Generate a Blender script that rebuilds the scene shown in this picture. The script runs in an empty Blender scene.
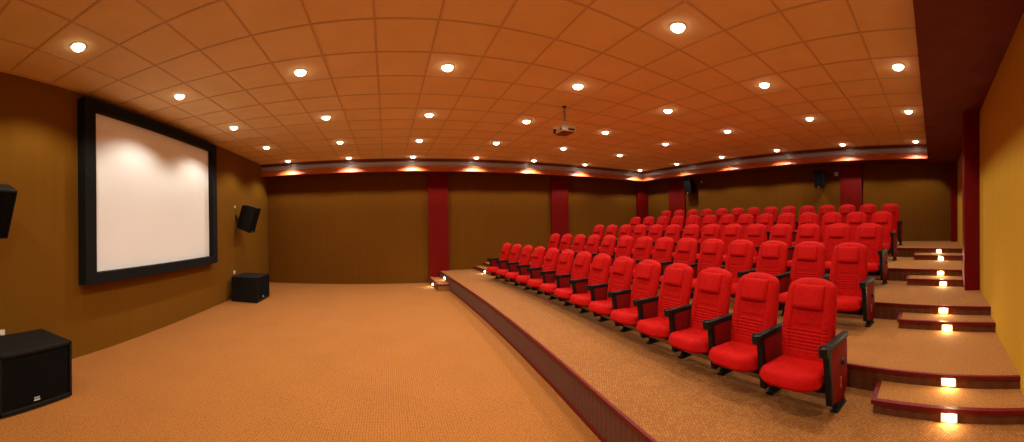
import bpy, bmesh, math, random
from mathutils import Vector, Matrix

C = bpy.context.scene.collection
SC = bpy.context.scene
random.seed(7)
PI = math.pi
H = 1.73            # camera height above the stalls floor
CEIL = H + 1.885

# ------------------------------------------------------------------ camera
RIGHT = Vector((0.9357714838210298, -0.35220746323703184, -0.016781922044956345))
FWD = Vector((0.35223517890619827, 0.9359105165780008, -0.001372479368988361))
UP = Vector((0.016189774807163385, -0.004626856258263082, 0.9998582316472964))
cd = bpy.data.cameras.new('camera')
cd.type = 'PANO'
cd.panorama_type = 'CENTRAL_CYLINDRICAL'
F = 348.04
cd.central_cylindrical_range_u_min = -512.0 / F
cd.central_cylindrical_range_u_max = 512.0 / F
cd.central_cylindrical_range_v_min = -(442 - 224.01) / F
cd.central_cylindrical_range_v_max = 224.01 / F
cd.central_cylindrical_radius = 1.0
cd.clip_start = 0.02
cam = bpy.data.objects.new('camera', cd)
C.objects.link(cam)
cam.matrix_world = Matrix(((RIGHT.x, UP.x, -FWD.x, 0), (RIGHT.y, UP.y, -FWD.y, 0), (RIGHT.z, UP.z, -FWD.z, H), (0, 0, 0, 1)))
SC.camera = cam

# ------------------------------------------------------------------ world and exposure
w = bpy.data.worlds.new('world'); SC.world = w
w.use_nodes = True
w.node_tree.nodes['Background'].inputs[0].default_value = (0.0, 0.0, 0.0, 1)
w.node_tree.nodes['Background'].inputs[1].default_value = 0.0
SC.view_settings.view_transform = 'Standard'
SC.view_settings.look = 'None'
SC.view_settings.gamma = 1.0
SC.view_settings.use_curve_mapping = False
SC.view_settings.exposure = 0.85
LAMP_W = 43.0       # watts of each ceiling downlight
LAMP_COL = (1.0, 0.93, 0.80)

# ------------------------------------------------------------------ materials
def mat(name, col, rough=0.6, metal=0.0, spec=0.5, sheen=0.0, coat=0.0, emit=None, estr=0.0):
    m = bpy.data.materials.new(name); m.use_nodes = True
    b = m.node_tree.nodes['Principled BSDF']
    b.inputs['Base Color'].default_value = (*col, 1)
    b.inputs['Roughness'].default_value = rough
    b.inputs['Metallic'].default_value = metal
    b.inputs['Specular IOR Level'].default_value = spec
    b.inputs['Sheen Weight'].default_value = sheen
    b.inputs['Coat Weight'].default_value = coat
    if emit:
        b.inputs['Emission Color'].default_value = (*emit, 1)
        b.inputs['Emission Strength'].default_value = estr
    return m

def nodes(m):
    nt = m.node_tree
    return nt, nt.nodes, nt.links, nt.nodes['Principled BSDF']

def noise_col(m, c1, c2, scale, detail=4, bump=0.0, dist=0.01, stretch=(1, 1, 1)):
    nt, N, L, B = nodes(m)
    tc = N.new('ShaderNodeTexCoord'); mp = N.new('ShaderNodeMapping'); mp.inputs['Scale'].default_value = stretch
    n = N.new('ShaderNodeTexNoise'); n.inputs['Scale'].default_value = scale; n.inputs['Detail'].default_value = detail
    r = N.new('ShaderNodeValToRGB')
    r.color_ramp.elements[0].position = 0.35; r.color_ramp.elements[1].position = 0.65
    r.color_ramp.elements[0].color = (*c1, 1); r.color_ramp.elements[1].color = (*c2, 1)
    L.new(tc.outputs['Object'], mp.inputs[0]); L.new(mp.outputs[0], n.inputs['Vector']); L.new(n.outputs['Fac'], r.inputs[0])
    L.new(r.outputs[0], B.inputs['Base Color'])
    if bump:
        bp = N.new('ShaderNodeBump'); bp.inputs['Strength'].default_value = bump; bp.inputs['Distance'].default_value = dist
        L.new(n.outputs['Fac'], bp.inputs['Height']); L.new(bp.outputs[0], B.inputs['Normal'])
    return m

def carpet(name, c1, c2, cell, rot=0.0, contrast=0.55):
    """looped carpet: small staggered two-tone check plus a faint mottle"""
    m = mat(name, c1, 0.95, spec=0.1, sheen=0.05)
    nt, N, L, B = nodes(m)
    tc = N.new('ShaderNodeTexCoord'); mp = N.new('ShaderNodeMapping')
    mp.inputs['Rotation'].default_value = (0, 0, rot)
    L.new(tc.outputs['Object'], mp.inputs[0])
    ck = N.new('ShaderNodeTexVoronoi'); ck.inputs['Scale'].default_value = 1.0 / cell
    ck.inputs['Randomness'].default_value = 0.25
    L.new(mp.outputs[0], ck.inputs['Vector'])
    rp = N.new('ShaderNodeValToRGB'); rp.color_ramp.elements[0].position = 0.30; rp.color_ramp.elements[1].position = 0.62
    rp.color_ramp.elements[0].color = (*c1, 1); rp.color_ramp.elements[1].color = (*c2, 1)
    L.new(ck.outputs['Distance'], rp.inputs[0])
    ns = N.new('ShaderNodeTexNoise'); ns.inputs['Scale'].default_value = 1.6; ns.inputs['Detail'].default_value = 5
    L.new(mp.outputs[0], ns.inputs['Vector'])
    mr = N.new('ShaderNodeMapRange'); mr.inputs['From Min'].default_value = 0.3; mr.inputs['From Max'].default_value = 0.7
    mr.inputs['To Min'].default_value = 0.95; mr.inputs['To Max'].default_value = 1.04
    L.new(ns.outputs['Fac'], mr.inputs['Value'])
    mx = N.new('ShaderNodeVectorMath'); mx.operation = 'SCALE'
    L.new(rp.outputs[0], mx.inputs[0]); L.new(mr.outputs[0], mx.inputs['Scale'])
    L.new(mx.outputs[0], B.inputs['Base Color'])
    bp = N.new('ShaderNodeBump'); bp.inputs['Strength'].default_value = 0.35; bp.inputs['Distance'].default_value = 0.004
    bp.invert = True
    L.new(ck.outputs['Distance'], bp.inputs['Height']); L.new(bp.outputs[0], B.inputs['Normal'])
    return m

def fabric_wall(name, c1, c2):
    """stretched wall cloth: fine weave, faint vertical streaks and panel joints every 1.2 m"""
    m = mat(name, c1, 0.95, spec=0.08)
    nt, N, L, B = nodes(m)
    tc = N.new('ShaderNodeTexCoord')
    def ns(scale, det, st):
        mp = N.new('ShaderNodeMapping'); mp.inputs['Scale'].default_value = st
        L.new(tc.outputs['Object'], mp.inputs[0])
        n = N.new('ShaderNodeTexNoise'); n.inputs['Scale'].default_value = scale; n.inputs['Detail'].default_value = det
        L.new(mp.outputs[0], n.inputs['Vector']); return n
    a = ns(9, 3, (1, 1, 0.04)); b = ns(60, 3, (1, 1, 1))
    ad = N.new('ShaderNodeMath'); ad.operation = 'ADD'
    L.new(a.outputs['Fac'], ad.inputs[0]); L.new(b.outputs['Fac'], ad.inputs[1])
    r = N.new('ShaderNodeValToRGB'); r.color_ramp.elements[0].position = 0.75; r.color_ramp.elements[1].position = 1.25
    r.color_ramp.elements[1].position = 1.0; r.color_ramp.elements[0].position = 0.0
    r.color_ramp.elements[0].color = (*c1, 1); r.color_ramp.elements[1].color = (*c2, 1)
    mr = N.new('ShaderNodeMapRange'); mr.inputs['From Min'].default_value = 0.7; mr.inputs['From Max'].default_value = 1.3
    L.new(ad.outputs[0], mr.inputs['Value']); L.new(mr.outputs[0], r.inputs[0])
    L.new(r.outputs[0], B.inputs['Base Color'])
    w1 = N.new('ShaderNodeTexNoise'); w1.inputs['Scale'].default_value = 140; L.new(tc.outputs['Object'], w1.inputs['Vector'])
    bp = N.new('ShaderNodeBump'); bp.inputs['Strength'].default_value = 0.25; bp.inputs['Distance'].default_value = 0.003
    L.new(w1.outputs['Fac'], bp.inputs['Height']); L.new(bp.outputs[0], B.inputs['Normal'])
    return m

M = {}
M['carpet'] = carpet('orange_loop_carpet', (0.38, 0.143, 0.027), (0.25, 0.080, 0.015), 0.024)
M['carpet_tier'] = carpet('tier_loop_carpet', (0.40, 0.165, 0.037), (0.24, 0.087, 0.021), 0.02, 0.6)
M['carpet_tier_shaded'] = carpet('shaded_loop_carpet', (0.15, 0.045, 0.014), (0.10, 0.028, 0.009), 0.014, 0.3)  # same carpet as the treads, riser shade put into its darker colours
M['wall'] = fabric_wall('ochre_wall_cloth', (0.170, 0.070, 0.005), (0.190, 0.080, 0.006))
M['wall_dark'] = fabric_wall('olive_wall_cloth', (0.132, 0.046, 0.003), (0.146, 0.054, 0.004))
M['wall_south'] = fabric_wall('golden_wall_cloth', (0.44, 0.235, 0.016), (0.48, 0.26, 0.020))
M['tile'] = noise_col(mat('ceiling_tile', (0.82, 0.60, 0.42), 0.9, spec=0.2), (0.78, 0.57, 0.29), (0.83, 0.62, 0.33), 2.2, 5)
M['tbar'] = mat('ceiling_grid_metal', (0.60, 0.40, 0.22), 0.6)
M['soffit'] = noise_col(mat('soffit_paint', (0.2, 0.04, 0.015), 0.7, spec=0.2), (0.12, 0.018, 0.010), (0.15, 0.025, 0.013), 3)
M['cornice_dark'] = mat('dark_red_gloss', (0.14, 0.012, 0.006), 0.35)
M['cornice_silver'] = mat('brushed_silver', (0.40, 0.46, 0.56), 0.3, metal=0.25)
M['cornice_wood'] = noise_col(mat('varnished_red_wood', (0.5, 0.1, 0.03), 0.5, coat=0.1), (0.42, 0.085, 0.02), (0.56, 0.14, 0.03), 14, 4, stretch=(0.2, 0.2, 2))
M['column'] = noise_col(mat('crimson_paint', (0.4, 0.01, 0.008), 0.6, spec=0.12), (0.135, 0.0016, 0.0008), (0.16, 0.002, 0.001), 5)
M['nosing'] = mat('crimson_nosing', (0.14, 0.006, 0.005), 0.45, spec=.2)
M['seat'] = noise_col(mat('red_velvet', (0.75, 0.012, 0.008), 0.8, spec=0.12), (0.39, 0.0018, 0.0005), (0.47, 0.0028, 0.0010), 40, 5, bump=0.15, dist=0.003)
nodes(M['seat'])[3].inputs['Sheen Tint'].default_value = (1, 0.15, 0.1, 1)
M['pad_panel'] = noise_col(mat('red_side_cloth', (0.4, 0.008, 0.006), 0.8, spec=0.15), (0.17, 0.002, 0.001), (0.21, 0.003, 0.002), 50, 3)
M['black'] = noise_col(mat('black_plastic', (0.005, 0.005, 0.005), 0.5, spec=.25), (0.004, 0.004, 0.004), (0.007, 0.006, 0.006), 30, 3)
M['arm'] = noise_col(mat('black_arm_polymer', (0.008, 0.009, 0.007), 0.5, spec=.2), (0.006, 0.007, 0.005), (0.010, 0.011, 0.008), 25, 3)
M['steel'] = mat('grey_steel', (0.30, 0.27, 0.25), 0.35, metal=0.8)
M['cabinet'] = noise_col(mat('black_cabinet_paint', (0.005, 0.005, 0.005), 0.55, spec=.25), (0.004, 0.004, 0.004), (0.007, 0.007, 0.006), 120, 3, bump=0.3, dist=0.002)
M['grille'] = noise_col(mat('black_grille_foam', (0.003, 0.003, 0.003), 0.9, spec=.15), (0.002, 0.002, 0.002), (0.004, 0.004, 0.004), 220, 2, bump=0.4, dist=0.002)
M['badge'] = mat('pale_badge', (0.6, 0.57, 0.52), 0.4)
M['screen'] = noise_col(mat('matt_screen_cloth', (0.80, 0.74, 0.72), 0.8, spec=0.2), (0.88, 0.89, 0.86), (0.89, 0.90, 0.87), 1.2, 2)
M['screen_border'] = noise_col(mat('black_velvet_border', (0.008, 0.008, 0.007), 0.9, spec=0.15), (0.007, 0.007, 0.006), (0.010, 0.010, 0.009), 40)
M['white'] = mat('ivory_plastic', (0.72, 0.66, 0.54), 0.4)
M['ring'] = mat('white_lamp_ring', (0.85, 0.8, 0.7), 0.4)
M['lens'] = mat('lamp_lens', (1, 1, 1), 0.4, emit=(1.0, 0.88, 0.62), estr=7.0)
M['step_lens'] = mat('step_lamp_lens', (1, 0.9, 0.7), 0.4, emit=(1.0, 0.60, 0.18), estr=3.5)
M['bulb'] = mat('step_lamp_bulb', (1, 0.9, 0.7), 0.4, emit=(1.0, 0.80, 0.42), estr=160.0)
M['step_frame'] = mat('brass_step_frame', (0.5, 0.36, 0.18), 0.4, metal=0.5)
M['glass'] = mat('projector_lens_glass', (0.01, 0.012, 0.02), 0.05, coat=1.0)

# ------------------------------------------------------------------ mesh helpers
def bx(bm, x0, x1, y0, y1, z0, z1, bev=0.0, seg=2, mtx=None):
    t = bmesh.new()
    vs = [t.verts.new((x, y, z)) for x in (x0, x1) for y in (y0, y1) for z in (z0, z1)]
    for f in ((0, 1, 3, 2), (4, 6, 7, 5), (0, 4, 5, 1), (2, 3, 7, 6), (0, 2, 6, 4), (1, 5, 7, 3)):
        t.faces.new([vs[i] for i in f])
    bmesh.ops.recalc_face_normals(t, faces=t.faces)
    if bev:
        bmesh.ops.bevel(t, geom=list(t.edges), offset=bev, segments=seg, profile=0.6, affect='EDGES')
    if mtx is not None: t.transform(mtx)
    tmp = bpy.data.meshes.new('tmp'); t.to_mesh(tmp); t.free(); bm.from_mesh(tmp); bpy.data.meshes.remove(tmp)

def cyl(bm, p0, p1, r0, r1=None, n=24, cap=True):
    p0, p1 = Vector(p0), Vector(p1); r1 = r0 if r1 is None else r1
    d = (p1 - p0).normalized(); a = d.orthogonal().normalized(); b = d.cross(a)
    rings = []
    for p, r in ((p0, r0), (p1, r1)):
        rings.append([bm.verts.new(p + r * (a * math.cos(2 * PI * i / n) + b * math.sin(2 * PI * i / n))) for i in range(n)])
    for i in range(n):
        bm.faces.new([rings[0][i], rings[0][(i + 1) % n], rings[1][(i + 1) % n], rings[1][i]])
    if cap:
        bm.faces.new(rings[0][::-1]); bm.faces.new(rings[1])

def lathe(bm, prof, n=32, c=(0, 0, 0)):
    rings = []
    for r, z in prof:
        if r < 1e-6: rings.append([bm.verts.new((c[0], c[1], c[2] + z))])
        else: rings.append([bm.verts.new((c[0] + r * math.cos(2 * PI * i / n), c[1] + r * math.sin(2 * PI * i / n), c[2] + z)) for i in range(n)])
    for a, b in zip(rings, rings[1:]):
        for i in range(n):
            j = (i + 1) % n
            if len(a) == 1 and len(b) == 1: continue
            if len(a) == 1: bm.faces.new([a[0], b[j], b[i]])
            elif len(b) == 1: bm.faces.new([a[i], a[j], b[0]])
            else: bm.faces.new([a[i], a[j], b[j], b[i]])

def prism(bm, pts, z0, z1, bev=0):
    """vertical prism over plan polygon pts"""
    t = bmesh.new()
    lo = [t.verts.new((x, y, z0)) for x, y in pts]; hi = [t.verts.new((x, y, z1)) for x, y in pts]
    n = len(pts)
    for i in range(n): t.faces.new([lo[i], lo[(i + 1) % n], hi[(i + 1) % n], hi[i]])
    t.faces.new(lo[::-1]); t.faces.new(hi)
    bmesh.ops.recalc_face_normals(t, faces=t.faces)
    if bev:
        bmesh.ops.bevel(t, geom=list(t.edges), offset=bev, segments=2, profile=0.6, affect='EDGES')
    tmp = bpy.data.meshes.new('tmp'); t.to_mesh(tmp); t.free(); bm.from_mesh(tmp); bpy.data.meshes.remove(tmp)

def obj(name, bm, m, parent=None, smooth=False, loc=None):
    bmesh.ops.recalc_face_normals(bm, faces=bm.faces)
    me = bpy.data.meshes.new(name); bm.to_mesh(me); bm.free()
    me.materials.append(m)
    if smooth:
        me.polygons.foreach_set('use_smooth', [True] * len(me.polygons))
        me.update()
        try: me.set_sharp_from_angle(angle=math.radians(40))
        except Exception: pass
    o = bpy.data.objects.new(name, me); C.objects.link(o)
    if parent is not None: o.parent = parent
    if loc: o.location = loc
    return o

def B(name, m, parent, *boxes, bev=0.0, smooth=False, seg=2):
    bm = bmesh.new()
    for b in boxes: bx(bm, *b, bev=bev, seg=seg)
    return obj(name, bm, m, parent, smooth)

def tag(o, label, cat, group=None, kind=None):
    if label: o['label'] = label
    if cat: o['category'] = cat
    if group: o['group'] = group
    if kind: o['kind'] = kind
    return o

def thing(name, label, cat, loc=(0, 0, 0), rz=0.0, group=None):
    o = bpy.data.objects.new(name, None); C.objects.link(o); o.location = loc; o.rotation_euler = (0, 0, rz)
    o.empty_display_size = 0.1
    return tag(o, label, cat, group)

def struct(name, bm, m, parent=None, smooth=False):
    o = obj(name, bm, m, parent, smooth)
    if parent is None: o['kind'] = 'structure'
    return o

def copy_tree(o, parent=None):
    c = o.copy(); C.objects.link(c)
    if parent is not None: c.parent = parent
    for ch in o.children: copy_tree(ch, c)
    return c

# ------------------------------------------------------------------ room shell
WX, EX, SY, NY = -3.68, 9.55, -0.64, 10.35
SOFF = H + 1.53
FN, FE, FS = 9.80, 8.90, 0.13      # faces of the dropped soffit
def box_struct(name, m, *b):
    bm = bmesh.new(); bx(bm, *b); return struct(name, bm, m)
box_struct('floor', M['carpet'], WX - .1, EX + .1, SY - .1, NY + .1, -0.12, 0)
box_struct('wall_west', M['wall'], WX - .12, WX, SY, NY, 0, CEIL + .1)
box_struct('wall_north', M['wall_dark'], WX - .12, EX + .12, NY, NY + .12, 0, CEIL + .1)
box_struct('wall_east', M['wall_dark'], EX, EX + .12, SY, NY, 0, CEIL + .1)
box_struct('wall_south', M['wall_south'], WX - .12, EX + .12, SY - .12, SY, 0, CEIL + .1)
ce = box_struct('ceiling', M['tile'], WX, EX, SY, NY, CEIL, CEIL + .1)
TX, TY = 0.592, 0.606
bm = bmesh.new()
LX0, LY0 = -2.745, 0.426
x = LX0 - TX / 2 - TX
while x < FE:
    if x > WX: bx(bm, x - .011, x + .011, FS, FN, CEIL - .006, CEIL + .002)
    x += TX
y = LY0 - TY / 2 + TY
while y < FN:
    bx(bm, WX, FE, y - .011, y + .011, CEIL - .0058, CEIL + .002)
    y += TY
bx(bm, WX, WX + .02, FS, FN, CEIL - .006, CEIL + .002)
obj('ceiling_grid', bm, M['tbar'], ce)

# dropped soffit round three sides, hollow recess in the middle
def soffit(name, *b): return box_struct(name, M['soffit'], *b)
s1 = soffit('trim_soffit_north', WX, EX, FN + .06, NY, SOFF, CEIL)
s2 = soffit('trim_soffit_east', FE + .06, EX, FS, FN + .06, SOFF, CEIL)
s3 = soffit('trim_soffit_south', WX, EX, SY, FS, H + 1.46, CEIL)

def cornice(name, prof, m, parent=None):
    """profile (offset into the room, z) swept along north and east faces with a mitred corner"""
    bm = bmesh.new()
    rings = []
    for (px, py, sx, sy) in ((WX, FN + .06, 0, -1), (FE + .06, FN + .06, -1, -1), (FE + .06, FS, -1, 0)):
        rings.append([bm.verts.new((px + sx * o, py + sy * o, z)) for o, z in prof])
    n = len(prof)
    for a, b in zip(rings, rings[1:]):
        for i in range(n): bm.faces.new([a[i], a[(i + 1) % n], b[(i + 1) % n], b[i]])
    bm.faces.new(rings[0]); bm.faces.new(rings[-1][::-1])
    return struct(name, bm, m, parent, True)
cz = lambda v: H + v
def arc(cx, cy, r, a0, a1, n=8): return [(cx + r * math.cos(math.radians(a0 + (a1 - a0) * i / n)), cy + r * math.sin(math.radians(a0 + (a1 - a0) * i / n))) for i in range(n + 1)]
c0 = cornice('trim_cornice', [(-.0, cz(1.80)), (.035, cz(1.80)), (.05, cz(1.81)), (.05, cz(1.84)), (.08, cz(1.865)), (.08, CEIL), (0, CEIL)], M['cornice_dark'])
cornice('silver_cove', [(0, cz(1.68)), (.05, cz(1.68)), (.05, cz(1.69)), (.035, cz(1.70)), (.022, cz(1.715)), (.018, cz(1.74)), (.022, cz(1.765)), (.035, cz(1.783)), (.05, cz(1.792)), (.05, cz(1.80)), (0, cz(1.80))], M['cornice_silver'], c0)
cornice('wood_fascia', [(0, cz(1.525)), (.055, cz(1.525)), (.066, cz(1.533)), (.066, cz(1.555)), (.06, cz(1.565)), (.06, cz(1.655)), (.066, cz(1.665)), (.066, cz(1.68)), (0, cz(1.68))], M['cornice_wood'], c0)

# crimson pilasters on the walls
def pilaster(name, *b):
    bm = bmesh.new(); bx(bm, *b, bev=.008); struct(name, bm, M['column'])
pilaster('column', 1.245, 1.84, NY - .09, NY, 0, SOFF)
pilaster('column', 5.28, 5.92, NY - .09, NY, H - 1.3, SOFF)
pilaster('column', 9.03, EX, NY - .15, NY, H - .7, SOFF)
pilaster('column', EX - .09, EX, 8.20, 8.98, H - .7, SOFF)
pilaster('column', EX - .09, EX, 1.97, 2.59, H - .7, SOFF)
pilaster('column', EX - .35, EX, SY, SY + .17, H - .7, SOFF)
pilaster('column', 4.78, 5.10, SY, SY + .215, H - 1.0, SOFF)

# ------------------------------------------------------------------ seating tiers
EDGE = [(-0.64, 1.14), (0.0, 1.265), (0.8, 1.39), (1.6, 1.505), (2.08, 1.56), (2.48, 1.60), (3.25, 1.66), (4.36, 1.71), (5.2, 1.725), (6.2, 1.723), (7.7, 1.68), (9.2, 1.62), (10.5, 1.545)]
def spl(y):
    P = EDGE
    for i in range(len(P) - 1):
        if y <= P[i + 1][0] or i == len(P) - 2:
            t = (y - P[i][0]) / (P[i + 1][0] - P[i][0])
            def sl(k):
                a, b = max(k - 1, 0), min(k + 1, len(P) - 1)
                return (P[b][1] - P[a][1]) / (P[b][0] - P[a][0])
            h = P[i + 1][0] - P[i][0]; m0, m1 = sl(i) * h, sl(i + 1) * h
            return (2*t**3 - 3*t*t + 1) * P[i][1] + (t**3 - 2*t*t + t) * m0 + (-2*t**3 + 3*t*t) * P[i + 1][1] + (t**3 - t*t) * m1
SH = [0.0, 1.385, 2.72, 4.21, 5.92]
TZ = [H - 1.38, H - 1.19, H - 1.00, H - 0.805, H - 0.62]
def ex(k, y): return spl(y) + SH[k]
NS = 40
def strip(k, dx0, dx1, z0, z1, ya=SY, yb=NY, n=NS, shape=None):
    """solid following tier edge k between offsets dx0..dx1"""
    bm = bmesh.new()
    ys = [ya + (yb - ya) * i / n for i in range(n + 1)]
    pts = [(ex(k, y) + dx0, y) for y in ys] + [(ex(k, y) + dx1, y) for y in reversed(ys)]
    prism(bm, pts, z0, z1)
    return bm
prev = 0.0
for k in range(5):
    bm = bmesh.new()
    ys = [SY + (NY - SY) * i / NS for i in range(NS + 1)]
    prism(bm, [(ex(k, y), y) for y in ys] + [(EX, NY), (EX, SY)], prev, TZ[k])
    t = struct('platform', bm, M['carpet_tier'])
    obj('riser', strip(k, -.006, 0, prev, TZ[k] - .022), M['carpet_tier_shaded'], t)
    bm = strip(k, -.020, .006, TZ[k] - .022, TZ[k] + .004)
    obj('nosing', bm, M['nosing'], t)
    if k == 0:
        obj('skirting', strip(k, -.02, 0, 0, .035), M['nosing'], t)
    prev = TZ[k]

def half_step(k, z0, d, ya, yb, side):
    """carpeted half step in front of tier k edge, between ya and yb; side +1 when its open end is at yb"""
    z1 = (z0 + TZ[k]) / 2; n = 6
    bm = bmesh.new()
    ys = [ya + (yb - ya) * i / n for i in range(n + 1)]
    prism(bm, [(ex(k, y) - d, y) for y in ys] + [(ex(k, y) - .007, y) for y in reversed(ys)], z0, z1)
    s = struct('step', bm, M['carpet_tier'])
    e = .004
    obj('riser', strip(k, -d - e, -d, z0, z1 - .024, ya, yb, n), M['carpet_tier_shaded'], s)
    bm = strip(k, -d - .018, -d + .02, z1 - .026, z1 + .004, ya, yb, n)
    yo = yb if side > 0 else ya
    y0, y1 = (yo - .02, yo + .016) if side > 0 else (yo - .016, yo + .02)
    prism(bm, [(ex(k, y0) - d - .018, y0), (ex(k, y1) - d - .018, y1), (ex(k, y1) - .024, y1), (ex(k, y0) - .024, y0)], z1 - .0262, z1 + .0042)
    obj('nosing', bm, M['nosing'], s)
    return z1
GZ = [0.0] + TZ
step_lights = []
DS = [None, .30, .30, .34, .50]
for k in range(1, 5):
    half_step(k, GZ[k], DS[k], SY, (.43, .43, .38, .40, .38)[k], 1)
    step_lights.append((k, -.11, 0.0, TZ[k] - .055, 'S', 'tier'))
    step_lights.append((k, -.10 if k < 2 else -.14, DS[k], (GZ[k] + TZ[k]) / 2 - .052, 'S', 'step'))
half_step(0, 0, .33, 8.95, NY, -1)
step_lights.append((0, 9.62, 0.0, TZ[0] - .11, 'N', 'tier'))
step_lights.append((0, 9.62, .33, TZ[0] / 2 - .10, 'N', 'step'))
half_step(1, TZ[0], .30, 8.75, NY, -1)
step_lights.append((1, 9.35, .30, (TZ[0] + TZ[1]) / 2 - .05, 'N', 'step'))

def make_step_light():
    t = thing('step_light', '', 'light')
    bm = bmesh.new()
    for b in ((-.058, .058, .0, .008, .036, .044), (-.058, .058, .0, .008, -.044, -.036), (-.058, -.05, .0, .008, -.036, .036), (.05, .058, .0, .008, -.036, .036)):
        bx(bm, b[0], b[1], -b[3], 0, b[4], b[5])
    obj('frame', bm, M['step_frame'], t)
    B('diffuser', M['step_lens'], t, (-.05, .05, -.003, 0, -.036, .036))
    bm = bmesh.new(); bmesh.ops.create_uvsphere(bm, u_segments=16, v_segments=10, radius=.024, matrix=Matrix.Translation((.006, -.008, 0)) @ Matrix.Diagonal((1, .5, 1, 1)))
    obj('bulb', bm, M['bulb'], t, True)
    return t
SLN = {(1, 'tier', 'S'): 'square step lamp in the riser of the second tier beside the near aisle wall',
       (1, 'step', 'S'): 'square step lamp on the lowest half step of the near aisle, nearest the camera',
       (2, 'tier', 'S'): 'square step lamp in the riser of the third tier on the near aisle',
       (2, 'step', 'S'): 'square step lamp on the second half step up the near aisle',
       (3, 'tier', 'S'): 'square step lamp in the riser of the fourth tier on the near aisle',
       (3, 'step', 'S'): 'square step lamp on the third half step up the near aisle',
       (4, 'tier', 'S'): 'square step lamp in the riser of the topmost tier on the near aisle',
       (4, 'step', 'S'): 'square step lamp on the topmost half step of the near aisle',
       (0, 'tier', 'N'): 'small step lamp in the low platform riser below the far crimson column',
       (0, 'step', 'N'): 'small step lamp on the floor level half step below the far crimson column',
       (1, 'step', 'N'): 'small step lamp on the far half step beside the far end of the front row'}
slp = make_step_light()
for i, (k, y, d, z, sd, kind) in enumerate(step_lights):
    o = slp if i == 0 else copy_tree(slp)
    slope = (ex(k, y + .05) - ex(k, y - .05)) / .1
    o.location = (ex(k, y) - d - .0068, y, z)
    if kind == 'tier' and k in (1, 2, 3, 4): o.location.z = TZ[k] - .076 + .0
    o.rotation_euler = (0, 0, -PI / 2 - math.atan(slope))
    if sd == 'S' :
        o.scale = (1, 1, .78)
        o.location.z = (TZ[k] - .052) + .0 if kind == 'tier' else (GZ[k] + TZ[k]) / 2 - .058
    o['label'] = SLN[(k, kind, sd)]
    o['group'] = 'step lamps of the near aisle' if sd == 'S' else 'step lamps of the far aisle'

# ------------------------------------------------------------------ cinema seats
def grid_solid(fn_front, fn_back, nu, nv):
    bm = bmesh.new()
    fr = [[bm.verts.new(fn_front(i / nu * 2 - 1, j / nv)) for i in range(nu + 1)] for j in range(nv + 1)]
    bk = [[bm.verts.new(fn_back(i / nu * 2 - 1, j / nv)) for i in range(nu + 1)] for j in range(nv + 1)]
    for g, s in ((fr, 1), (bk, -1)):
        for j in range(nv):
            for i in range(nu):
                q = [g[j][i], g[j][i + 1], g[j + 1][i + 1], g[j + 1][i]]
                bm.faces.new(q if s > 0 else q[::-1])
    for j in range(nv):
        bm.faces.new([fr[j][0], fr[j + 1][0], bk[j + 1][0], bk[j][0]]); bm.faces.new([fr[j][nu], bk[j][nu], bk[j + 1][nu], fr[j + 1][nu]])
    for i in range(nu):
        bm.faces.new([fr[0][i + 1], fr[0][i], bk[0][i], bk[0][i + 1]]); bm.faces.new([fr[nv][i], fr[nv][i + 1], bk[nv][i + 1], bk[nv][i]])
    bmesh.ops.remove_doubles(bm, verts=bm.verts, dist=1e-5)
    return bm

T0 = 0.25            # distance from the head top forward to the origin of the seat
def P(lat, t, z): return Vector((lat, -(t - T0), z))
ZB, ZTOP = 0.245, 0.895
def back_prof(v):
    """centre line of the backrest (t, z) at height v and its half width"""
    t = 0.15 - 0.15 * v + 0.02 * math.sin(v * PI)
    z = ZB + (ZTOP - ZB) * v
    hw = 0.215 + 0.016 * math.sin(min(1, v * 1.15) * PI)
    vt = 0.83
    if v > vt:
        s = (v - vt) / (1 - vt); hw *= max(0, 1 - s ** 3.0) ** (1 / 3.0) if s < 1 else 0
        if s >= 1: hw = 0
        hw = max(hw, 0.125 * (1 - 0.0))
    return t, z, hw
def edge_soft(u, v):
    e = max(0.0, 1 - abs(u) ** 5) ** 0.5
    if v > .9: e *= max(0.0, 1 - ((v - .9) / .1) ** 2.4) ** 0.5
    return e
def vmap(v): return v if v < .75 else .75 + .25 * math.sin((v - .75) / .25 * PI / 2)
def umap(u): return math.sin(u * PI / 2) * .55 + u * .45
def bf(u, v):
    v = vmap(v); u = umap(u)
    t, z, hw = back_prof(v); e = edge_soft(u, v)
    x = u * hw; th = .052 * e
    bol = .012 * max(0, min(1, (abs(x) - .11) / .05)) * (1 - max(0, (v - .85) / .15))
    th += bol * e
    g = math.exp(-((abs(x) - .128) / .0045) ** 2)
    if v > .06: th -= .008 * g * e
    if .17 < v < .45 and abs(x) < .20:
        ph = (v - .17) / .28 * 7
        th -= .009 * (1 - abs(math.sin(ph * PI)) ** .6) * e
    if abs(v - .47) < .02 and abs(x) < .128: th -= .004 * e
    return P(x, t + th, z + .012 * (1 - u * u) * max(0, (v - .8) / .2))
def bb(u, v):
    v = vmap(v); u = umap(u)
    t, z, hw = back_prof(v); e = edge_soft(u, v)
    return P(u * hw, t - .045 * e, z + .012 * (1 - u * u) * max(0, (v - .8) / .2))
back_bm = lambda: grid_solid(bf, bb, 44, 90)

def headrest_bm():
    def f(s):
        def g(u, v):
            u = umap(u); w_ = 0.136; vv = v * 2 - 1; vv = umap(vv)
            e = (max(0, 1 - abs(u) ** 6) * max(0, 1 - abs(vv) ** 6)) ** .5
            z = .772 + .094 * vv
            tv = (z - ZB) / (ZTOP - ZB); t, _, _ = back_prof(min(tv, .82))
            if tv > .82: t = back_prof(tv)[0]
            th = .045 + (.038 * e * (1 - .12 * u * u) * (1.0 - .25 * vv) if s > 0 else -.01)
            return P(u * w_, t + th, z)
        return g
    return grid_solid(f(1), f(-1), 20, 14)

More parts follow.
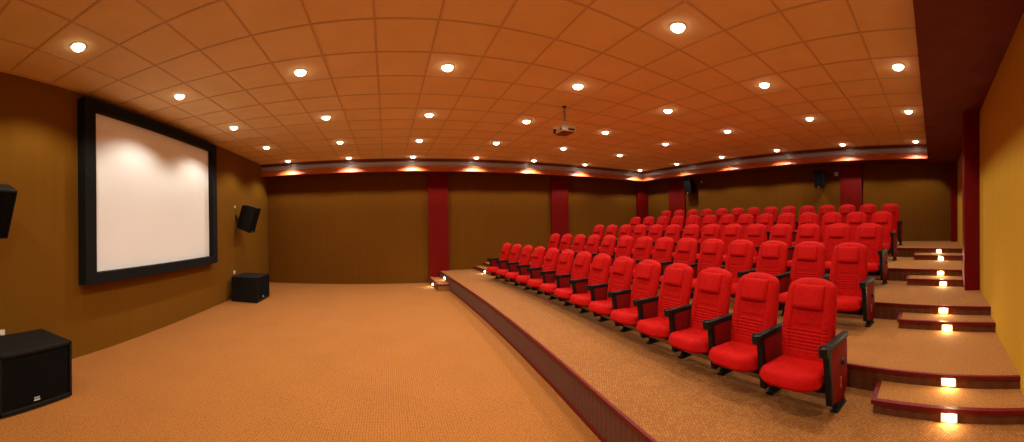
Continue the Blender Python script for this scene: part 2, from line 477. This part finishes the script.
def seat_bm():
    NU, NV = 32, 26
    def plan(u, v):
        # v 0 rear .. 1 front ; front corners rounded
        hw = .246
        tt = .13 + .395 * v
        k = max(0, (abs(u) - .3) / .7)
        tt -= .085 * (k ** 2.2) * v
        sm = max(0, min(1, (tt - .37) / .06)); sm = sm * sm * (3 - 2 * sm)
        x = u * (hw - .006 + .008 * sm) * (1 - .03 * v ** 4)
        return x, tt
    def f(u, v):
        u = umap(u); v2 = v; x, t = plan(u, v2)
        e = max(0, 1 - abs(u) ** 7) ** .5
        fe = max(0, 1 - max(0, (v2 - .80) / .20) ** 2) ** .5
        z = .235 + .085 * e * fe + .014 * v2 * (1 - u * u) + .010 * abs(u) ** 2 - .012 * (1 - v2) 
        return P(x, t, z)
    def b(u, v):
        u = umap(u); x, t = plan(u, v)
        e = max(0, 1 - abs(u) ** 7) ** .5
        fe = max(0, 1 - max(0, (v - .72) / .28) ** 2) ** .5
        z = .246 - .042 * e * fe * (0.55 + .45 * v)
        return P(x, t, z)
    return grid_solid(f, b, NU, NV)

def yz_plate(bm, prof, x0, x1, bev=0.0):
    """plate standing across the row: outline prof of (t, z), thickness x0..x1"""
    t = bmesh.new()
    a = [t.verts.new(P(x0, p[0], p[1])) for p in prof]; b = [t.verts.new(P(x1, p[0], p[1])) for p in prof]
    n = len(prof)
    for i in range(n): t.faces.new([a[i], a[(i + 1) % n], b[(i + 1) % n], b[i]])
    t.faces.new(a[::-1]); t.faces.new(b)
    bmesh.ops.recalc_face_normals(t, faces=t.faces)
    if bev: bmesh.ops.bevel(t, geom=[e for e in t.edges], offset=bev, segments=2, profile=.6, affect='EDGES')
    tmp = bpy.data.meshes.new('tmp'); t.to_mesh(tmp); t.free(); bm.from_mesh(tmp); bpy.data.meshes.remove(tmp)

PW = 0.275           # half pitch
ARMZ = 0.514
def add_side(root, lat, aisle=False):
    bm = bmesh.new()
    yz_plate(bm, [(-.01, ARMZ - .04), (.01, ARMZ), (.415, ARMZ), (.44, ARMZ - .012), (.44, ARMZ - .045)], lat - .026, lat + .026, .006)
    # cup-holder nose at the front end
    cyl(bm, P(lat, .415, ARMZ - .058), P(lat, .415, ARMZ + .004), .037, .041, 20, cap=False)
    cyl(bm, P(lat, .415, ARMZ - .008), P(lat, .415, ARMZ + .004), .033, .033, 20, cap=False)
    n0 = P(lat, .415, 0)
    for (ra, rb, zz) in ((.033, .041, ARMZ + .004),):
        ri = [bm.verts.new((n0.x + ra * math.cos(2 * PI * i / 20), n0.y + ra * math.sin(2 * PI * i / 20), zz)) for i in range(20)]
        ro = [bm.verts.new((n0.x + rb * math.cos(2 * PI * i / 20), n0.y + rb * math.sin(2 * PI * i / 20), zz)) for i in range(20)]
        for i in range(20): bm.faces.new([ri[i], ro[i], ro[(i + 1) % 20], ri[(i + 1) % 20]])
    cyl(bm, P(lat, .415, ARMZ - .058), P(lat, .415, ARMZ - .05), .037, .037, 20)
    obj('armrest', bm, M['arm'], root, True)
    bm = bmesh.new()
    yz_plate(bm, [(.03, ARMZ - .035), (.035, .14), (.08, .07), (.17, .05), (.315, .085), (.35, ARMZ - .035)], lat - .021, lat + .021, .006)
    sp = obj('side_panel', bm, M['pad_panel'], root, True)
    bm = bmesh.new()
    yz_plate(bm, [(.347, ARMZ - .035), (.312, .083), (.345, .085), (.395, ARMZ - .035)], lat - .024, lat + .024, .005)
    obj('front_post', bm, M['black'], root, True)
    bm = bmesh.new()
    yz_plate(bm, [(.10, .07), (.08, .0), (.25, .0), (.22, .075)], lat - .018, lat + .018, .004)
    bx(bm, lat - .03, lat + .03, -(.26 - T0), -(.08 - T0), 0, .012)
    obj('foot', bm, M['black'], root)
    if aisle:
        bm = bmesh.new(); cyl(bm, P(lat + .02, .135, .325), P(lat + .038, .135, .325), .026, .022, 20)
        obj('bolt_cover', bm, M['black'], root, True)
        bm = bmesh.new()
        cyl(bm, P(lat + .0205, .17, .215), P(lat + .0235, .17, .215), .011, .011, 16)
        cyl(bm, P(lat + .0205, .17, .19), P(lat + .0235, .17, .19), .008, .008, 16)
        bx(bm, lat + .0205, lat + .0235, -(.178 - T0), -(.162 - T0), .145, .178)
        obj('badge', bm, M['badge_red'], root)

M['badge_red'] = mat('faint_panel_badge', (0.50, 0.12, 0.09), 0.5)
def make_seat(aisle):
    t = thing('cinema_seat', '', 'cinema seat')
    b = obj('backrest', back_bm(), M['seat'], t, True)
    obj('headrest', headrest_bm(), M['seat'], b, True)
    obj('seat_cushion', seat_bm(), M['seat'], t, True)
    bm = bmesh.new(); yz_plate(bm, [(.10, .235), (.11, .15), (.20, .125), (.34, .16), (.37, .20)], -.20, .20, .01)
    obj('seat_base', bm, M['black'], t, True)
    bm = bmesh.new(); bx(bm, -PW + .02, .236, -(.26 - T0), -(.22 - T0), .085, .125)
    obj('beam', bm, M['steel'], t)
    add_side(t, -PW)
    if aisle: add_side(t, PW, True)
    return t

p_s = 0.55 / 0.545
ROWS = [(3.033, .918), (4.375, .943), (5.794, .981), (7.166, .983), (8.529, 1.002)]
ZS = [1.0, 1.005, 1.025, 1.05, 1.085]
YC, RR = 5.385 * p_s, 24.286 * p_s
ORD = ['the aisle seat', 'second from the near aisle', 'third from the near aisle', 'fourth from the near aisle', 'fifth from the near aisle', 'sixth from the near aisle', 'seventh from the near aisle', 'seventh from the far end', 'sixth from the far end', 'fifth from the far end', 'fourth from the far end', 'third from the far end', 'second from the far end', 'last at the far end']
ROWN = ['front row', 'second row', 'third row', 'fourth row', 'back row']
proto_aisle = make_seat(True); proto = make_seat(False)
first = {True: True, False: True}
for r, (X0, Y0) in enumerate(ROWS):
    X0 *= p_s; Y0 *= p_s; R = RR + X0 - ROWS[0][0] * p_s
    for i in range(14):
        a = (i == 0); src = proto_aisle if a else proto
        if first[a]: o = src; first[a] = False
        else: o = copy_tree(src)
        phi = (Y0 - YC + i * .55) / R
        x = X0 - R * (1 - math.cos(phi)); y = YC + R * math.sin(phi)
        fa = phi * (.60 if phi < 0 else .4)
        x -= math.cos(fa) * T0; y -= math.sin(fa) * T0
        o.location = (x, y, TZ[r]); o.rotation_euler = (0, 0, -PI / 2 + fa); o.scale = (1, 1, ZS[r])
        if i == 0: lab = 'red cinema seat at the near aisle end of the ' + ROWN[r] + ', red side panel showing'
        elif i == 13: lab = 'red cinema seat at the far wall end of the ' + ROWN[r]
        else: lab = 'red cinema seat in the ' + ROWN[r] + ', ' + ORD[i]
        o['label'] = lab; o['group'] = 'red cinema seats in five curved rows'

# ------------------------------------------------------------------ ceiling downlights
def make_downlight():
    t = thing('downlight', '', 'ceiling light')
    bm = bmesh.new(); lathe(bm, [(.066, 0), (.082, 0), (.084, -.004), (.079, -.009), (.068, -.007), (.066, 0)], 32)
    obj('trim_ring', bm, M['ring'], t, True)
    bm = bmesh.new(); lathe(bm, [(.0, -.046), (.02, -.045), (.038, -.040), (.053, -.031), (.063, -.018), (.067, -.004), (.067, 0)], 28)  # dome deepened and widened to stand in for the lamp's glare
    obj('lens', bm, M['lens'], t, True)
    ld = bpy.data.lights.new('downlight_beam', 'SPOT'); ld.energy = LAMP_W; ld.color = LAMP_COL
    ld.spot_size = math.radians(134); ld.spot_blend = 0.45; ld.shadow_soft_size = .045
    lo = bpy.data.objects.new('beam', ld); C.objects.link(lo); lo.parent = t; lo.location = (0, 0, -.07)
    return t
LXS = [-2.745, -1.01, .754, 2.54, 4.32, 6.13, 8.52]
LYS = [9.516, 7.70, 5.90, 4.09, 2.255, .426]
COLN = ['in the line nearest the screen wall', 'in the second line from the screen wall', 'in the third line from the screen wall', 'in the middle line above the platform edge', 'in the third line from the back wall', 'in the second line from the back wall', 'in the line nearest the back wall']
ROWL = ['nearest the far cornice', 'second from the far cornice', 'third from the far cornice', 'third from the near soffit', 'second from the near soffit', 'nearest the near soffit']
dl = make_downlight(); n = 0
for j, y in enumerate(LYS):
    for i, x in enumerate(LXS):
        o = dl if n == 0 else copy_tree(dl)
        n += 1
        o.location = (x, y, CEIL)
        o['label'] = 'round glowing downlight ' + COLN[i] + ', ' + ROWL[j]
        o['group'] = 'round downlights in the tiled ceiling'

# ------------------------------------------------------------------ projection screen
t = thing('projection_screen', 'large white projection screen in a deep black frame on the ochre wall', 'screen', (WX, 4.83, H + .5))
def yb(a): return a - 4.83
def zb(a): return a - .5
D = .16
B('frame', M['screen_border'], t,
  (0, D, yb(3.0), yb(3.2), zb(-.745), zb(1.785)), (0, D, yb(6.47), yb(6.66), zb(-.745), zb(1.785)),
  (0, D, yb(3.2), yb(6.47), zb(1.64), zb(1.785)), (0, D, yb(3.2), yb(6.47), zb(-.745), zb(-.595)), bev=.004)
B('screen_cloth', M['screen'], t, (.04, .055, yb(3.19), yb(6.48), zb(-.6), zb(1.65)))

# ------------------------------------------------------------------ subwoofers
def subwoofer(lab, x0, x1, y0, y1, h, front_logo, rz=0):
    cx, cy = (x0 + x1) / 2, (y0 + y1) / 2
    t = thing('subwoofer', lab, 'speaker', (cx, cy, 0), rz, 'black floor subwoofers by the screen wall')
    dx, dy = (x1 - x0) / 2, (y1 - y0) / 2
    bm = bmesh.new()
    bx(bm, -dx, dx - .045, -dy, dy, .012, h, .012)
    for b in ((dx - .05, dx, -dy, -dy + .035, .012, h), (dx - .05, dx, dy - .035, dy, .012, h), (dx - .05, dx, -dy, dy, h - .035, h), (dx - .05, dx, -dy, dy, .012, .05)):
        bx(bm, *b, bev=.01)
    obj('cabinet', bm, M['cabinet'], t)
    bm = bmesh.new(); bx(bm, dx - .046, dx - .018, -dy + .036, dy - .036, .051, h - .036, .006)
    g = obj('grille', bm, M['grille'], t)
    bm = bmesh.new()
    bx(bm, dx - .018, dx - .014, -.035, .035, .075, .088, .001)
    for q in (-.022, 0, .022): cyl(bm, (dx - .018, q, .104), (dx - .014, q, .104), .008, .008, 12)
    obj('badge', bm, M['badge'], g)
    bm = bmesh.new()
    lathe(bm, [(0, h - .003), (.03, h - .003), (.034, h + .003), (.045, h + .003), (.047, h - .002)], 24, (0, 0, 0))
    obj('pole_socket', bm, M['black'], t, True)
    for s in (-1, 1):
        bm = bmesh.new()
        bx(bm, -.09, .09, s * dy - .006, s * dy + .006, h * .55, h * .55 + .014, .003); bx(bm, -.09, .09, s * dy - .006, s * dy + .006, h * .55 + .07, h * .55 + .084, .003)
        bx(bm, -.10, -.085, s * dy - .006, s * dy + .006, h * .55, h * .55 + .084, .003); bx(bm, .085, .10, s * dy - .006, s * dy + .006, h * .55, h * .55 + .084, .003)
        obj('handle', bm, M['black'], t)
    for sx in (-1, 1):
        for sy in (-1, 1):
            bm = bmesh.new(); cyl(bm, (sx * (dx - .08), sy * (dy - .08), 0), (sx * (dx - .08), sy * (dy - .08), .014), .025, .025, 14)
            obj('rubber_foot', bm, M['black'], t)
    return t
subwoofer('large black subwoofer on the floor beside the screen wall, nearest the camera', -3.43, -2.86, 1.40, 2.24, .575, True)
subwoofer('black subwoofer on the floor in the far corner below the wall speaker', -3.56, -2.90, 7.40, 8.22, .585, False, .0)

# ------------------------------------------------------------------ wall speakers
def wall_speaker(lab, loc, rz, tilt, s=1.0):
    """front faces local +X, hung on a bracket; back at x=0 is the wall"""
    t = thing('wall_speaker', lab, 'speaker', loc, rz, 'black loudspeakers on wall brackets')
    mt = Matrix.Translation((.30 * s, 0, 0)) @ Matrix.Rotation(tilt, 4, 'Y')
    bm = bmesh.new(); q = bmesh.new()
    hw, hb, h = .17 * s, .10 * s, .29 * s
    top = [(.17, hw), (.17, -hw), (-.05, -hw), (-.19, -hb), (-.19, hb), (-.05, hw)]
    lo = [q.verts.new((a * s, b, -h + (.02 if a < 0 else 0) * s)) for a, b in top]; hi = [q.verts.new((a * s, b, h - (.04 if a < -.1 else 0) * s)) for a, b in top]
    for i in range(6): q.faces.new([lo[i], lo[(i + 1) % 6], hi[(i + 1) % 6], hi[i]])
    q.faces.new(lo[::-1]); q.faces.new(hi)
    bmesh.ops.recalc_face_normals(q, faces=q.faces)
    bmesh.ops.bevel(q, geom=list(q.edges), offset=.01 * s, segments=2, profile=.6, affect='EDGES')
    q.transform(mt); tmp = bpy.data.meshes.new('tmp'); q.to_mesh(tmp); q.free(); bm.from_mesh(tmp); bpy.data.meshes.remove(tmp)
    c = obj('cabinet', bm, M['cabinet'], t)
    bm = bmesh.new(); bx(bm, .16 * s, .178 * s, -hw + .015, hw - .015, -h + .015, h - .015, .006, mtx=mt); obj('grille', bm, M['grille'], t)
    bm = bmesh.new(); bx(bm, .178 * s, .182 * s, -.03, .0, -h + .03, -h + .045, .001, mtx=mt); obj('badge', bm, M['badge'], t)
    bm = bmesh.new()
    bx(bm, 0, .012, -.05, .05, -.09, .09, .002); cyl(bm, (0, 0, 0), (.17 * s, 0, 0), .018, .018, 14)
    bx(bm, .08 * s, .12 * s, -.03, .03, -.03, .03, .004)
    obj('bracket', bm, M['black'], t)
    return t
TIL = math.radians(17)
wall_speaker('black wall speaker tilted down on the ochre wall between screen and far corner', (WX, 7.98, H + .23), 0, TIL, 1.10)
wall_speaker('black wall speaker cut by the picture edge, above the near subwoofer', (WX, 1.60, H + .22), 0, math.radians(25), .95)
wall_speaker('dark wall speaker high on the back wall beside the crimson column near the aisle', (EX, 3.12, H + 1.14), PI, math.radians(12), .85)
wall_speaker('dark wall speaker high on the back wall near the far corner column', (EX, 7.80, H + 1.20), PI, math.radians(12), .85)

def outlet(lab, loc, nrm, s=.06):
    t = thing('cable_outlet', lab, 'outlet', loc, math.atan2(nrm[1], nrm[0]), 'small pale cable outlets on the walls')
    B('faceplate', M['white'], t, (0, .02, -s / 2, s / 2, -s / 2, s / 2), bev=.004)
    bm = bmesh.new(); cyl(bm, (.02, 0, 0), (.035, 0, 0), s * .2, s * .16, 14); obj('cable_gland', bm, M['white'], t, True)
outlet('small pale cable outlet on the ochre wall above the far wall speaker bracket', (WX, 7.88, H + .52), (1, 0))
outlet('small pale cable outlet just above the near subwoofer on the ochre wall', (WX, 1.83, H - 1.22), (1, 0), .09)
outlet('small pale cable outlet beside the far subwoofer on the ochre wall', (WX, 7.80, H - 1.10), (1, 0), .08)
outlet('small pale outlet between back wall speaker and crimson column near the aisle', (EX, 2.72, H + 1.28), (-1, 0), .11)
outlet('small pale outlet beside the back wall speaker near the far corner', (EX, 7.48, H + 1.34), (-1, 0), .07)

# ------------------------------------------------------------------ projector
t = thing('projector', 'ivory projector hanging on a pole from the tiled ceiling', 'projector', (2.79, 4.92, CEIL))
bm = bmesh.new(); lathe(bm, [(0, 0), (.035, 0), (.035, -.012), (.028, -.02), (.02, -.022), (0, -.022)], 24); obj('ceiling_plate', bm, M['black'], t, True)
bm = bmesh.new(); cyl(bm, (0, 0, -.02), (0, 0, -.27), .017); cyl(bm, (0, 0, -.14), (0, 0, -.155), .022); obj('pole', bm, M['steel'], t, True)
bm = bmesh.new(); bx(bm, -.06, .06, -.06, .06, -.315, -.30, .003)
for a, b in ((-1, -1), (-1, 1), (1, -1), (1, 1)): cyl(bm, (a * .03, b * .03, -.305), (a * .10, b * .11, -.345), .007, .007, 8)
cyl(bm, (0, 0, -.25), (0, 0, -.305), .028, .02); obj('mount', bm, M['white'], t)
bm = bmesh.new()
q = bmesh.new()
pr = [(-.165, -.435), (-.175, -.355), (-.12, -.318), (.12, -.318), (.175, -.355), (.165, -.435)]
lo = [q.verts.new((-.135, y, z)) for y, z in pr]; hi = [q.verts.new((.125, y, z)) for y, z in pr]
for i in range(6): q.faces.new([lo[i], lo[(i + 1) % 6], hi[(i + 1) % 6], hi[i]])
q.faces.new(lo[::-1]); q.faces.new(hi); bmesh.ops.recalc_face_normals(q, faces=q.faces)
bmesh.ops.bevel(q, geom=list(q.edges), offset=.016, segments=3, profile=.6, affect='EDGES')
pb = obj('body', q, M['white'], t, True)
bm.free()
bm = bmesh.new(); cyl(bm, (-.10, .09, -.395), (-.155, .09, -.395), .042, .038); cyl(bm, (-.155, .09, -.395), (-.158, .09, -.395), .038, .030)
ln = obj('lens_barrel', bm, M['black'], t, True)
bm = bmesh.new(); bmesh.ops.create_uvsphere(bm, u_segments=16, v_segments=10, radius=.029, matrix=Matrix.Translation((-.156, .09, -.395)) @ Matrix.Diagonal((.3, 1, 1, 1))); obj('lens_glass', bm, M['glass'], ln, True)
bm = bmesh.new()
bx(bm, -.03, .08, -.178, -.168, -.42, -.395)
obj('vent', bm, M['black'], t)
bm = bmesh.new(); bx(bm, -.138, -.133, -.13, -.10, -.42, -.385)
obj('vent', bm, M['black'], t)
bm = bmesh.new(); bx(bm, -.11, .10, -.14, .14, -.445, -.432, .004); obj('underside', bm, M['cornice_dark'], t)
